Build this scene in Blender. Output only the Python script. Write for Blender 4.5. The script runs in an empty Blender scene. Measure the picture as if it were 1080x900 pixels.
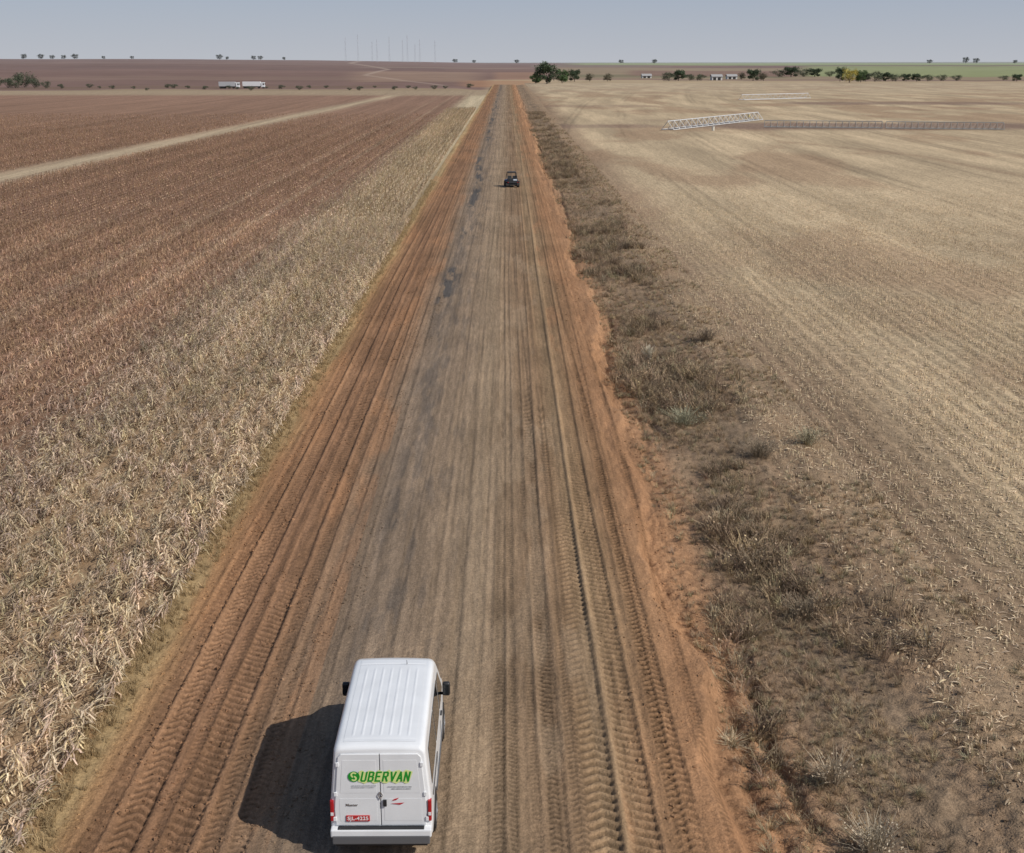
import bpy, bmesh, math, random
import numpy as np
from mathutils import Vector, Matrix, Euler
rng = np.random.default_rng(7); random.seed(7)
S = bpy.context.scene; COL = S.collection
PI = math.pi
# ---------------------------------------------------------------- camera
F = 1300.0; H = 15.0; TH = math.atan(384/F)
YAW = math.atan(5/F/math.cos(TH))
cam_d = bpy.data.cameras.new('camera'); cam = bpy.data.objects.new('camera', cam_d); COL.objects.link(cam)
cam_d.sensor_width = 36; cam_d.lens = 36*F/1080; cam_d.clip_end = 40000; cam_d.clip_start = .5
cam.location = (0, 0, H); cam.rotation_euler = (PI/2-TH, 0, -YAW)
S.camera = cam
RM = Euler((PI/2-TH, 0, -YAW)).to_matrix()
def gp(px, py, z=0.0):
    d = RM @ Vector(((px-540)/F, -(py-450)/F, -1))
    t = (z-H)/d.z
    return Vector((d.x*t, d.y*t, z))
def at(px, D, z=0.0):
    d = RM @ Vector(((px-540)/F, (450-70)/F, -1))
    return Vector((d.x/d.y*D, D, z))
# ---------------------------------------------------------------- light
S.view_settings.view_transform = 'Standard'; S.view_settings.look = 'None'; S.view_settings.exposure = 0
w = bpy.data.worlds.new('World'); S.world = w; w.use_nodes = True
nt = w.node_tree; bg = nt.nodes['Background']
sky = nt.nodes.new('ShaderNodeTexSky'); sky.sky_type = 'NISHITA'; sky.sun_disc = False
ts = Vector((2.35, -1.3, 2.4)).normalized()
sky.sun_elevation = math.asin(ts.z); sky.sun_rotation = math.atan2(ts.x, ts.y)
sky.altitude = 300; sky.air_density = 1.0; sky.dust_density = 1.0; sky.ozone_density = 1.5
# dry-season haze layer: thick towards the horizon, thin overhead
tcw = nt.nodes.new('ShaderNodeTexCoord'); sx = nt.nodes.new('ShaderNodeSeparateXYZ'); nt.links.new(tcw.outputs['Generated'], sx.inputs[0])
rp = nt.nodes.new('ShaderNodeValToRGB'); nt.links.new(sx.outputs['Z'], rp.inputs[0])
e = rp.color_ramp.elements; e[0].position = 0; e[0].color = (.86, .90, .99, 1); e[1].position = .25; e[1].color = (.45, .58, .84, 1)
k_ = e.new(.055); k_.color = (.64, .74, .94, 1)
sc_ = nt.nodes.new('ShaderNodeVectorMath'); sc_.operation = 'SCALE'; nt.links.new(rp.outputs[0], sc_.inputs[0]); sc_.inputs['Scale'].default_value = 6.7
fr = nt.nodes.new('ShaderNodeMapRange'); fr.inputs[1].default_value = 0; fr.inputs[2].default_value = .45; fr.inputs[3].default_value = .94; fr.inputs[4].default_value = .1
nt.links.new(sx.outputs['Z'], fr.inputs[0])
mxw = nt.nodes.new('ShaderNodeMix'); mxw.data_type = 'RGBA'
nt.links.new(fr.outputs[0], mxw.inputs[0]); nt.links.new(sky.outputs[0], mxw.inputs[6]); nt.links.new(sc_.outputs[0], mxw.inputs[7])
nt.links.new(mxw.outputs[2], bg.inputs[0]); bg.inputs[1].default_value = 0.085
sd = bpy.data.lights.new('sun', 'SUN'); sd.energy = 3.9; sd.angle = math.radians(.5); sd.color = (1, .95, .87)
so = bpy.data.objects.new('sun', sd); COL.objects.link(so); so.rotation_euler = ts.to_track_quat('Z', 'Y').to_euler()
so.location = (30, -20, 40)
# ---------------------------------------------------------------- noise
def hsh(ix, iy, seed):
    v = np.sin(ix*127.1+iy*311.7+seed*74.7)*43758.5453
    return v-np.floor(v)
def vn(x, y, seed=0):
    x = np.asarray(x, float); y = np.asarray(y, float)
    x, y = np.broadcast_arrays(x, y)
    ix = np.floor(x); iy = np.floor(y); fx = x-ix; fy = y-iy
    fx = fx*fx*(3-2*fx); fy = fy*fy*(3-2*fy)
    a = hsh(ix, iy, seed); b = hsh(ix+1, iy, seed); c = hsh(ix, iy+1, seed); d = hsh(ix+1, iy+1, seed)
    return (a*(1-fx)+b*fx)*(1-fy)+(c*(1-fx)+d*fx)*fy
def fbm(x, y, seed=0, o=4):
    s = 0; a = .5; t = 0
    for i in range(o):
        s = s+a*vn(x*2**i, y*2**i, seed+i*13); t += a; a *= .55
    return s/t
def ss(a, b, x):
    t = np.clip((x-a)/(b-a), 0, 1); return t*t*(3-2*t)
# ---------------------------------------------------------------- materials
def mat(name, col=(.5, .5, .5), rough=.6, metal=0, spec=.5, noise=0, nscale=8, coat=0, emis=None):
    m = bpy.data.materials.new(name); m.use_nodes = True; n = m.node_tree; p = n.nodes['Principled BSDF']
    p.inputs['Base Color'].default_value = (*col, 1); p.inputs['Roughness'].default_value = rough
    p.inputs['Metallic'].default_value = metal; p.inputs['Specular IOR Level'].default_value = spec
    if coat: p.inputs['Coat Weight'].default_value = coat
    if noise:
        tc = n.nodes.new('ShaderNodeTexCoord'); nz = n.nodes.new('ShaderNodeTexNoise'); nz.inputs['Scale'].default_value = nscale
        nz.inputs['Detail'].default_value = 6
        n.links.new(tc.outputs['Object'], nz.inputs['Vector'])
        mp = n.nodes.new('ShaderNodeMapRange'); mp.inputs[1].default_value = .3; mp.inputs[2].default_value = .7
        mp.inputs[3].default_value = 1-noise; mp.inputs[4].default_value = 1+noise
        n.links.new(nz.outputs[0], mp.inputs[0])
        mx = n.nodes.new('ShaderNodeMix'); mx.data_type = 'RGBA'; mx.blend_type = 'MULTIPLY'; mx.inputs[0].default_value = 1
        mx.inputs[6].default_value = (*col, 1); n.links.new(mp.outputs[0], mx.inputs[7]); n.links.new(mx.outputs[2], p.inputs['Base Color'])
    return m
def attr_mat(name, layers, bump=0, rough=.95, bscale=18, spec=.1):
    """vertex colour x several noises. layers: (vector scale, noise scale, low, high, detail)"""
    m = bpy.data.materials.new(name); m.use_nodes = True; n = m.node_tree; p = n.nodes['Principled BSDF']
    p.inputs['Roughness'].default_value = rough; p.inputs['Specular IOR Level'].default_value = spec
    a = n.nodes.new('ShaderNodeAttribute'); a.attribute_name = 'Col'; cur = a.outputs['Color']
    tc = n.nodes.new('ShaderNodeTexCoord')
    for vs, sc, lo, hi, det in layers:
        mp = n.nodes.new('ShaderNodeMapping'); mp.inputs['Scale'].default_value = vs
        n.links.new(tc.outputs['Object'], mp.inputs['Vector'])
        nz = n.nodes.new('ShaderNodeTexNoise'); nz.inputs['Scale'].default_value = sc; nz.inputs['Detail'].default_value = det
        nz.inputs['Roughness'].default_value = .65
        n.links.new(mp.outputs[0], nz.inputs['Vector'])
        r = n.nodes.new('ShaderNodeMapRange'); r.inputs[1].default_value = .32; r.inputs[2].default_value = .68
        r.inputs[3].default_value = lo; r.inputs[4].default_value = hi
        n.links.new(nz.outputs[0], r.inputs[0])
        x = n.nodes.new('ShaderNodeVectorMath'); x.operation = 'SCALE'
        n.links.new(cur, x.inputs[0]); n.links.new(r.outputs[0], x.inputs['Scale']); cur = x.outputs[0]
    n.links.new(cur, p.inputs['Base Color'])
    if bump:
        nz = n.nodes.new('ShaderNodeTexNoise'); nz.inputs['Scale'].default_value = bscale; nz.inputs['Detail'].default_value = 6
        n.links.new(tc.outputs['Object'], nz.inputs['Vector'])
        b = n.nodes.new('ShaderNodeBump'); b.inputs['Strength'].default_value = bump; b.inputs['Distance'].default_value = .05
        n.links.new(nz.outputs[0], b.inputs['Height']); n.links.new(b.outputs[0], p.inputs['Normal'])
    return m
# ---------------------------------------------------------------- mesh helpers
def np_mesh(name, V, Q, C=None, m=None, smooth=False, kind=None, parent=None):
    me = bpy.data.meshes.new(name)
    me.vertices.add(len(V)); me.vertices.foreach_set('co', np.ascontiguousarray(V, dtype=np.float32).ravel())
    nf = len(Q); me.loops.add(nf*4); me.polygons.add(nf)
    me.loops.foreach_set('vertex_index', np.ascontiguousarray(Q, dtype=np.int32).ravel())
    me.polygons.foreach_set('loop_start', np.arange(0, nf*4, 4, dtype=np.int32))
    me.polygons.foreach_set('loop_total', np.full(nf, 4, dtype=np.int32))
    me.update(calc_edges=True)
    me.polygons.foreach_set('use_smooth', np.full(nf, smooth, dtype=bool))
    if C is not None:
        at_ = me.color_attributes.new('Col', 'FLOAT_COLOR', 'POINT')
        c4 = np.ones((len(V), 4), np.float32); c4[:, :3] = C; at_.data.foreach_set('color', c4.ravel())
    if m: me.materials.append(m)
    o = bpy.data.objects.new(name, me); COL.objects.link(o)
    if kind: o['kind'] = kind
    if parent: o.parent = parent
    return o
def grid(name, xs, ys, zf, cf, m, kind='structure'):
    X, Y = np.meshgrid(xs, ys); Z = zf(X, Y); C = cf(X, Y)
    nx, ny = len(xs), len(ys)
    i = np.arange(nx*ny).reshape(ny, nx)
    Q = np.stack([i[:-1, :-1], i[:-1, 1:], i[1:, 1:], i[1:, :-1]], -1).reshape(-1, 4)
    V = np.stack([X, Y, Z], -1).reshape(-1, 3)
    return np_mesh(name, V, Q, C.reshape(-1, 3), m, True, kind)
def lerp_cols(pts, X):
    xs = [p[0] for p in pts]
    return np.stack([np.interp(X, xs, [p[1][k] for p in pts]) for k in range(3)], -1)
# ---------------------------------------------------------------- terrain functions
# tracks: centre, half width, depth, lug amplitude, lug period, pair id (tracks of one pass wander together)
TR = [(-8.45, .24, .04, .034, .27, 0), (-7.75, .30, .055, .045, .29, 1), (-7.1, .14, .03, .012, .2, 0), (-6.6, .30, .05, .042, .28, 2), (-5.95, .20, .03, .02, .23, 1),
      (-5.35, .18, .03, .012, .2, 2), (-4.6, .10, .015, .004, .13, 3), (-3.1, .11, .012, .004, .12, 4), (-2.2, .09, .010, .004, .12, 3), (-1.35, .11, .014, .006, .12, 4), (-.75, .08, .010, .004, .12, 3),
      (-.25, .13, .020, .014, .17, 5), (.16, .10, .015, .011, .16, 4), (.52, .10, .016, .011, .16, 5), (.70, .12, .012, .012, .18, 8),
      (.98, .22, .030, .034, .24, 6), (1.42, .15, .022, .024, .2, 5), (1.98, .32, .045, .058, .33, 7), (2.74, .30, .042, .056, .31, 6), (3.25, .14, .022, .020, .22, 8), (3.70, .22, .022, .036, .27, 6), (4.25, .10, .015, .01, .2, 8)]
def tracks(X, Y):
    dz = np.zeros_like(X); dk = np.zeros_like(X)
    fade = 1-ss(42, 70, Y); ff = 1-.5*ss(60, 200, Y)
    for k, (xc, hw, dep, amp, per, pid) in enumerate(TR):
        u = X-xc-(.6 if pid in (4, 8) else .28)*(vn(Y*.022, 0*Y, 40+pid)-.5)-.03*(vn(Y*.15, 0*Y, 60+pid)-.5)
        a = np.abs(u); mask = 1-ss(hw*.84, hw*1.08, a)
        wear = .35+.65*ss(.25, .55, vn(Y*.14, X*.8, 90+k))
        ph = (Y+(.75*a if k % 3 else .5*u))/per
        lug = np.clip(np.sin(2*PI*ph)*1.8, -1, 1)
        dz += (-dep*mask*(.5+.5*wear)+dep*.5*np.exp(-((a-hw*1.22)/.07)**2))*ff+amp*.5*lug*mask*wear*fade
        dk += mask*(.07+.28*(lug < -.1)*wear*fade*(amp > .008)-.10*(lug > .3)*wear*fade*(amp > .02)+.06*(1-fade)*(amp > .02))  # shade of the tread painted in: gaps darkened, lug tops lightened
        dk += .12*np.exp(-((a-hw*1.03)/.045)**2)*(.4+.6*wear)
    return dz, dk
def edge_x(Y): return 5.35+1.6*(vn(Y*.05, Y*0, 5)-.5)+.9*(vn(Y*.21, Y*0, 6)-.5)+.30*(vn(Y*.9, Y*0, 7)-.5)
def hz(X, Y):
    dz, _ = tracks(X, Y)
    roadm = ss(-9.4, -8.9, X)*(1-ss(3.4, 4.2, X))
    z = dz*ss(-9.5, -9, X)
    z += .055*(fbm(X*4.2, Y*.09, 11, 3)-.5)*roadm
    z += .06*(fbm(X*.9, Y*.7, 12, 4)-.5)+.040*(fbm(X*6, Y*6, 13, 3)-.5)
    side = ss(-5, -6.5, X)+ss(2.5, 4, X)
    z += side*.06*(fbm(X*3, Y*2.2, 15, 3)-.5)
    z += .18*(1-ss(-9.9, -9.0, X))
    e = edge_x(Y)
    dk = .35+.65*ss(.3, .6, vn(Y*.09, Y*0, 28))
    dit = ss(e-.1, e+.35, X)*(1-ss(8.0, 11.5, X))
    z += -.46*dit*dk
    z += ss(e-.6, e+.8, X)*(.26*(fbm(X*1.1, Y*.9, 17, 4)-.5)+.14*(fbm(X*5, Y*5, 18, 3)-.5))*(1-.6*ss(11, 13, X))
    for k, (x0, am) in enumerate(((4.7, .04), (5.6, .14), (6.4, .24))):
        g = x0+.9*(vn(Y*.1, Y*0, 25+k)-.5)+.5*(vn(Y*.5, Y*0, 26+k)-.5)+.15*(vn(Y*2.1, Y*0, 29+k)-.5)
        z -= am*np.exp(-((X-g)/.17)**2)*ss(.4, .65, vn(Y*.11, Y*0, 27+k))
    return z
CP = [(-10, (.27, .19, .10)), (-9.35, (.31, .22, .115)), (-9.0, (.30, .18, .09)), (-8.5, (.265, .15, .082)), (-7.2, (.255, .142, .08)), (-6.0, (.262, .15, .085)),
      (-5.3, (.255, .162, .10)), (-4.7, (.24, .17, .115)), (-3.9, (.235, .172, .12)), (-2.5, (.265, .19, .127)), (-1, (.285, .205, .132)), (-.1, (.26, .178, .11)),
      (.8, (.25, .165, .10)), (1.5, (.26, .168, .098)), (2.1, (.305, .205, .118)), (2.8, (.285, .182, .102)), (3.4, (.29, .17, .092)), (4.4, (.345, .188, .098)),
      (5.8, (.335, .19, .104)), (6.8, (.265, .175, .11)), (8, (.235, .168, .11)), (10, (.25, .178, .116)), (11.5, (.27, .19, .122)), (13.4, (.30, .215, .138))]
def hc(X, Y):
    Xw = X+.8*(fbm(X*.3, Y*.09, 31, 4)-.5)
    C = lerp_cols(CP, Xw)
    _, dk = tracks(X, Y)
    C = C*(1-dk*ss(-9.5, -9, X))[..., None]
    rd = (1-ss(4.5, 6, X)*.7)
    st = fbm(X*5.5, Y*.05, 32, 4)-.5; C = C*(1+.66*st*rd)[..., None]
    big = fbm(X*.6, Y*.25, 33, 4)[..., None]; C = C*(.76+.48*big)
    # broken charcoal stains on the old surface, left of the centre
    wn = fbm(X*2.4, Y*.30, 34, 5)
    d = np.exp(-((X+4.0+.9*(vn(Y*.05, Y*0, 35)-.5))/.60)**2)
    d = d*ss(.43, .55, wn)*(.35+.65*ss(.3, .5, vn(Y*.07, Y*0, 37)))*1.15
    d = d+.35*np.exp(-((X+2.8)/1.2)**2)*ss(.53, .66, fbm(X*3.2, Y*.30, 36, 4))
    d = np.clip(d, 0, 1)[..., None]*.9
    C = C*(1-d)+np.array((.078, .073, .070))*d*(.85+.3*big)
    # pale dust patches
    g_ = ss(.55, .68, fbm(X*1.1, Y*.2, 43, 4))*ss(-3.5, -2, X)*(1-ss(1.5, 3, X))*.30
    C = C*(1-g_[..., None])+np.array((.36, .265, .175))*g_[..., None]
    o = ss(.52, .66, fbm(X*.8, Y*.12, 38, 4))*((X < -4.8) | (X > 2.4))*.4*(1-.7*ss(5.5, 7, X))
    C = C*(1-o[..., None])+np.array((.345, .18, .092))*o[..., None]
    v = ss(6, 7, X)*ss(.48, .62, fbm(X*.6, Y*.35, 39, 4))*.55
    C = C*(1-v[..., None])+np.array((.34, .235, .145))*v[..., None]
    v = ss(5.8, 7, X)*ss(.46, .64, fbm(X*.7, Y*.3, 42, 4))*.45*(1-ss(9.5, 12, X))
    C = C*(1-v[..., None])+np.array((.165, .12, .08))*v[..., None]
    return C
def rows(a, b, m0, ref=22., cap=6.):
    y = [a]
    while y[-1] < b: y.append(y[-1]+min(cap, max(m0, m0*(y[-1]/ref)**2)))
    return np.array(y)
M_road = attr_mat('compacted_dirt', [((1, 1, 1), 9, .80, 1.20, 6), ((1, .08, 1), 9, .82, 1.18, 4), ((1, 1, 1), 60, .72, 1.28, 2)], .7)
M_verge = attr_mat('verge_soil', [((1, 1, 1), 5, .72, 1.28, 6), ((1, 1, 1), 40, .72, 1.28, 3)], .8)
M_field = attr_mat('stubble_soil', [((1, .07, 1), 3.2, .84, 1.16, 4), ((1, .5, 1), 4.0, .66, 1.34, 5), ((1, .02, 1), .6, .92, 1.08, 3), ((1, 1, 1), 1.2, .86, 1.14, 5), ((1, 1, 1), 30, .75, 1.25, 2)], .5)
M_corn_soil = attr_mat('crop_soil', [((1, .05, 1), 3.0, .84, 1.16, 4), ((1, .5, 1), 5.0, .7, 1.3, 5), ((1, .02, 1), .6, .88, 1.12, 3)], .5)
M_far = attr_mat('far_farmland', [((1, 1, 1), .02, .9, 1.1, 6), ((.2, 1, 1), .004, .92, 1.08, 5)], 0)
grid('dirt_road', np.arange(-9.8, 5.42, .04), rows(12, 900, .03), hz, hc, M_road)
grid('verge', np.arange(5.4, 13.3, .065), rows(12, 900, .05), hz, hc, M_verge)
# ---- left field
def path_x(Y): return -68+17*(Y-169)/487
BROWN = np.array((.240, .145, .094)); PALE = np.array((.45, .365, .24))
def lc(X, Y):
    b = ss(-15.5, -21.5, X+1.2*(vn(Y*.1, X*0, 51)-.5))[..., None]
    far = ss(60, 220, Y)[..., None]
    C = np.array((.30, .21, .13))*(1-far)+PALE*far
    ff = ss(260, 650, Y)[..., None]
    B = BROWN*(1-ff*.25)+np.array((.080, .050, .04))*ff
    C = C*(1-b)+B*b
    l = np.exp(-((X+24.5)/.4)**2)+.8*np.exp(-((X+30)/.4)**2)
    l = np.clip(l*.4, 0, 1)[..., None]*b
    C = C*(1-l)+np.array((.42, .31, .20))*l
    p = np.exp(-((X-path_x(Y))/(3.6+.6*vn(Y*.05, X*0, 3)))**2)[..., None]
    C = C*(1-p)+np.array((.42, .325, .215))*p
    st = fbm(X*.22, Y*.006, 52, 4)[..., None]
    C = C*(.84+.32*st)
    st = fbm(X*1.1, Y*.01, 53, 3)[..., None]
    C = C*(.85+.30*st)
    q = ss(590, 640, Y+20*vn(X*.02, Y*0, 8))[..., None]
    return C*(1-q)+np.array((.33, .25, .165))*q
def lz(X, Y): return .12+.05*(vn(X*.7, Y*.3, 50)-.5)+0*X
xl = -9.6-np.concatenate([np.arange(0, 20, .25), 20+np.arange(0, 60, .6), 80+640*np.linspace(0, 1, 160)**1.5])[::-1]
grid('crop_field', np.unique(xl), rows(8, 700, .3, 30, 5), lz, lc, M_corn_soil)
# ---- right field
a1, a2, a3 = gp(835, 150), gp(960, 163), gp(1080, 186)
def seg(X, Y, p, q):
    d = np.array((q.x-p.x, q.y-p.y)); L = np.hypot(*d); d = d/L
    t = np.clip((X-p.x)*d[0]+(Y-p.y)*d[1], 0, L)
    return np.hypot(X-p.x-t*d[0], Y-p.y-t*d[1])
def near_soil(X, Y): return 1-ss(12.5, 20, X+5*(fbm(X*.2, Y*.08, 62, 3)-.5))
def rc(X, Y):
    C = np.array((.45, .345, .22))+0*X[..., None]
    near = near_soil(X, Y)[..., None]
    C = C*(1-near*.9)+np.array((.265, .18, .115))*near*.9
    Xc = X-.00012*(Y-60)**2*ss(60, 400, Y)
    C = C*(.74+.52*fbm(Xc*.28, Y*.010, 61, 4))[..., None]
    # broad harvest passes, alternately lighter and darker
    Xp = X+.10*(Y-60); bd = ss(-.3, .3, np.sin(Xp*2*PI/18+1.5*vn(Y*.01, X*.02, 66)))
    C = C*(.93+.13*bd*ss(14, 22, X))[..., None]
    C = C*(.82+.36*fbm(X*.12, Y*.05, 63, 5))[..., None]
    r = ss(.48, .64, fbm(X*.07, Y*.03, 64, 5))[..., None]*.6
    C = C*(1-r)+np.array((.30, .195, .12))*r
    Xd = Xc+1.6*(vn(Y*.008, Y*0, 79)-.5)
    ln = np.exp(-((np.mod(Xd, 14.0)-7)/.35)**2)+np.exp(-((np.mod(Xd, 14.0)-8.8)/.35)**2)
    C = C*(1-.22*ln*ss(.3, .55, vn(X*.1, Y*.02, 78)))[..., None]
    ln = .5+.5*np.sin(Xc*2*PI/.9); wk = (1-ss(60, 150, Y))*ss(.3, .6, fbm(X*.3, Y*.06, 72, 3)); C = C*(1+.18*(ln-.5)*wk)[..., None]
    d = np.minimum(seg(X, Y, a1, a2), seg(X, Y, a2, a3)); t = np.exp(-(d/1.4)**2)[..., None]*.45
    C = C*(1-t)+np.array((.20, .13, .08))*t
    for (x0, x1, yy, wd, k) in ((800, 1070, 133, 18, 1.1), (870, 1040, 109, 18, .9), (565, 660, 133, 9, .7), (700, 800, 127, 7, .35), (600, 650, 112, 12, .4)):
        p, q = gp(x0, yy), gp(x1, yy); d = seg(X, Y, p, q)+8*(fbm(X*.15, Y*.04, 70, 3)-.5)
        t = (1-ss(wd*.5, wd*1.4, d))[..., None]*k*.75
        C = C*(1-t)+np.array((.195, .13, .10))*t
    fp = ss(500, 900, Y)[..., None]
    return C*(1-fp*.5)+np.array((.43, .345, .24))*fp*.5
def rz(X, Y): return -.02+.10*(fbm(X*.5, Y*.3, 71, 3)-.5)+.025*np.sin(X*2*PI/.9)*(1-ss(60, 120, Y))
xr = 13.1+np.concatenate([np.arange(0, 22, .15), 22+np.arange(0, 60, .5), 82+640*np.linspace(0, 1, 200)**1.5])
grid('stubble_field', np.unique(xr), rows(8, 960, .3, 30, 5), rz, rc, M_field)
# ---- ground to the horizon (polar sheet)
def farz(b, D):   # b = bearing off the road line
    prof = np.interp(b, [-3000, -540, -330, -200, -90, -20, 60, 3000], [26, 24.0, 23.5, 20.5, 17, 13, 12, 12])
    prof2 = np.interp(b, [-3000, -20, 100, 300, 540, 3000], [0, 0, 2, 4, 6, 6])
    return -1.3+1.0*ss(700, 760, D)*ss(-30, -60, b)+1.0*ss(970, 1040, D)*(1-ss(-30, -60, b))+ss(850, 3600, D)*prof+ss(3000, 8000, D)*prof2+ss(1100, 2500, D)*1.5*(vn(b*.01, D*.001, 3)-.5)
def farc(b, D):
    purple = np.array((.195, .125, .102)); C = purple+0*b[..., None]
    C = C*(.85+.3*fbm(b*.012, np.log(D)*6, 81, 4))[..., None]
    wob = 1+.10*(fbm(b*.01, D*0, 80, 3)-.5)
    def patch(C, b0, b1, d0, d1, col, k=1, sb=12):
        dw = D*wob
        t = ss(b0, b0+sb, b)*(1-ss(b1-sb, b1, b))*ss(d0, d0*1.04, dw)*(1-ss(d1*.96, d1, dw))*k
        return C*(1-t[..., None])+np.array(col)*t[..., None]
    C = patch(C, -3000, 30, 0, 790, (.30, .225, .145))
    C = patch(C, -3000, -120, 790, 900, (.18, .12, .085), .8)
    C = patch(C, -3000, -150, 1100, 1350, (.22, .15, .115), .6)
    C = patch(C, -3000, -60, 1700, 2100, (.16, .105, .09), .6)
    C = patch(C, -3000, 10, 2300, 2500, (.21, .15, .125), .6)
    C = patch(C, -180, -10, 1000, 1700, (.30, .205, .145), .7, 40)
    C = patch(C, -170, 40, 2000, 2200, (.33, .26, .20), .5, 40)
    C = patch(C, -30, 3000, 0, 1150, (.40, .305, .195), 1, 20)
    C = patch(C, -60, 45, 840, 1100, (.36, .20, .115), .7, 30)
    C = patch(C, -20, 45, 1100, 1700, (.33, .20, .13), .6, 14)
    C = patch(C, 45, 3000, 1150, 2300, (.28, .215, .14), .9)
    C = patch(C, 45, 300, 1250, 1500, (.19, .165, .10), .8)
    C = patch(C, 120, 330, 1350, 1900, (.22, .14, .105), .9, 20)
    C = patch(C, 300, 3000, 1350, 2600, (.25, .27, .13), .95, 30)
    C = patch(C, 560, 3000, 1300, 1420, (.34, .28, .17), .5, 30)
    C = patch(C, 20, 180, 2300, 2700, (.22, .17, .13), .9)
    C = patch(C, 50, 3000, 2700, 5600, (.27, .31, .15), .95, 40)
    C = patch(C, 140, 250, 2400, 2700, (.22, .135, .11), .9, 20)
    C = patch(C, 280, 3000, 2600, 2850, (.15, .17, .10), .6, 20)
    C = patch(C, -60, 3000, 5600, 20000, (.24, .27, .20), .95, 40)
    # pale winding farm track climbing the left slope
    tb = np.interp(D, [850, 1100, 1400, 1900, 2600, 3400], [-60, -110, -150, -125, -165, -150])
    t = np.exp(-((b-tb)/3.0)**2)*ss(850, 900, D)*(1-ss(3000, 3400, D))*.6
    C = C*(1-t[..., None])+np.array((.42, .33, .26))*t[..., None]
    hz_ = ss(900, 7000, D)[..., None]*.6  # distance haze painted into the ground colour
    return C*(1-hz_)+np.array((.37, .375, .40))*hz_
bb = np.concatenate([np.linspace(-2.9, -.62, 60), np.linspace(-.6, .6, 900), np.linspace(.62, 2.9, 60)])
dd = np.concatenate([[2., 60, 200, 400, 520], np.geomspace(600, 16000, 190)])
B, D = np.meshgrid(bb, dd)
bp = np.tan(np.clip(B, -1.15, 1.15))*F/math.cos(TH)
Z = farz(bp, D); C = farc(bp, D)
X = D*np.sin(B); Y = D*np.cos(B)
nx, ny = len(bb), len(dd); ii = np.arange(nx*ny).reshape(ny, nx)
Q = np.stack([ii[:-1, :-1], ii[:-1, 1:], ii[1:, 1:], ii[1:, :-1]], -1).reshape(-1, 4)
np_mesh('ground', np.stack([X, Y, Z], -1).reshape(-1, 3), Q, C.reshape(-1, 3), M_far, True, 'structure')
def gz(x, y):
    D = math.hypot(x, y); b = np.array(x/y*F/math.cos(TH)); return float(farz(b, np.array(D)))
# ---------------------------------------------------------------- scattered vegetation
class P:
    def __init__(s): s.v = []; s.q = []; s.c = []
    def ribbon(s, pts, ws, side, c0, c1):
        n = len(s.v); side = Vector(side).normalized()
        for i, (p, w_) in enumerate(zip(pts, ws)):
            t = i/(len(pts)-1); c = [a*(1-t)+b*t for a, b in zip(c0, c1)]
            p = Vector(p); s.v += [tuple(p-side*w_/2), tuple(p+side*w_/2)]; s.c += [c, c]
        for i in range(len(pts)-1):
            a = n+2*i; s.q.append((a, a+1, a+3, a+2))
    def quad(s, pts, c):
        n = len(s.v); s.v += [tuple(p) for p in pts]; s.c += [c]*4; s.q.append((n, n+1, n+2, n+3))
    def done(s): return np.array(s.v), np.array(s.q), np.array(s.c)
R = random.random
def U(a, b): return a+(b-a)*R()
def jit(c, k=.15):
    f = 1+U(-k, k); return tuple(x*f for x in c)
def corn(hgt, nl, leafc, stalkc, lod=False, wm=1.0):
    p = P(); lx, ly = U(-.12, .12), U(-.12, .12)
    top = Vector((lx*hgt, ly*hgt, hgt))
    for a in ((1, 0, 0), (0, 1, 0)):
        p.ribbon([(0, 0, 0), top*.5, top], [.028, .022, .01] if not lod else [.06, .05, .03], a, jit(stalkc), jit(stalkc))
    for i in range(nl):
        t = .08+.87*(i+R())/nl; b = top*t; an = PI/2+i*PI+U(-.6, .6); L = U(.30, .62)*(1-.35*abs(t-.5))
        dx, dy = math.cos(an), math.sin(an); up = U(-.05, .22)
        pts = [b, b+Vector((dx*L*.35, dy*L*.35, up*L)), b+Vector((dx*L*.7, dy*L*.7, up*L*.3-.1*R())), b+Vector((dx*L*.85, dy*L*.85, -L*U(.1, .5)))]
        if lod: pts = [pts[0], pts[1], pts[3]]
        tw = U(-.5, .5); side = (-dy, dx, tw); wd = U(.024, .046)*(1.8 if lod else 1)*wm
        c = jit(leafc, .30)
        p.ribbon(pts, [wd*.5, wd, wd*.8, .01] if not lod else [wd*.6, wd, .02], side, c, jit(c, .1))
    if not lod:
        for k in range(3):   # tassel
            an = U(0, 6.28); p.ribbon([top, top+Vector((math.cos(an)*.08, math.sin(an)*.08, .11)), top+Vector((math.cos(an)*.16, math.sin(an)*.16, .10))], [.012, .012, .008], (-math.sin(an), math.cos(an), .3), stalkc, stalkc)
        b = top*.5; an = U(0, 6.28); d = Vector((math.cos(an), math.sin(an), -.8)).normalized()
        for s_ in ((-d.y, d.x, 0), (0, 0, 1)): p.ribbon([b, b+d*.1, b+d*.22], [.025, .055, .02], s_, jit(leafc, .1), leafc)
    return p.done()
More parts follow.
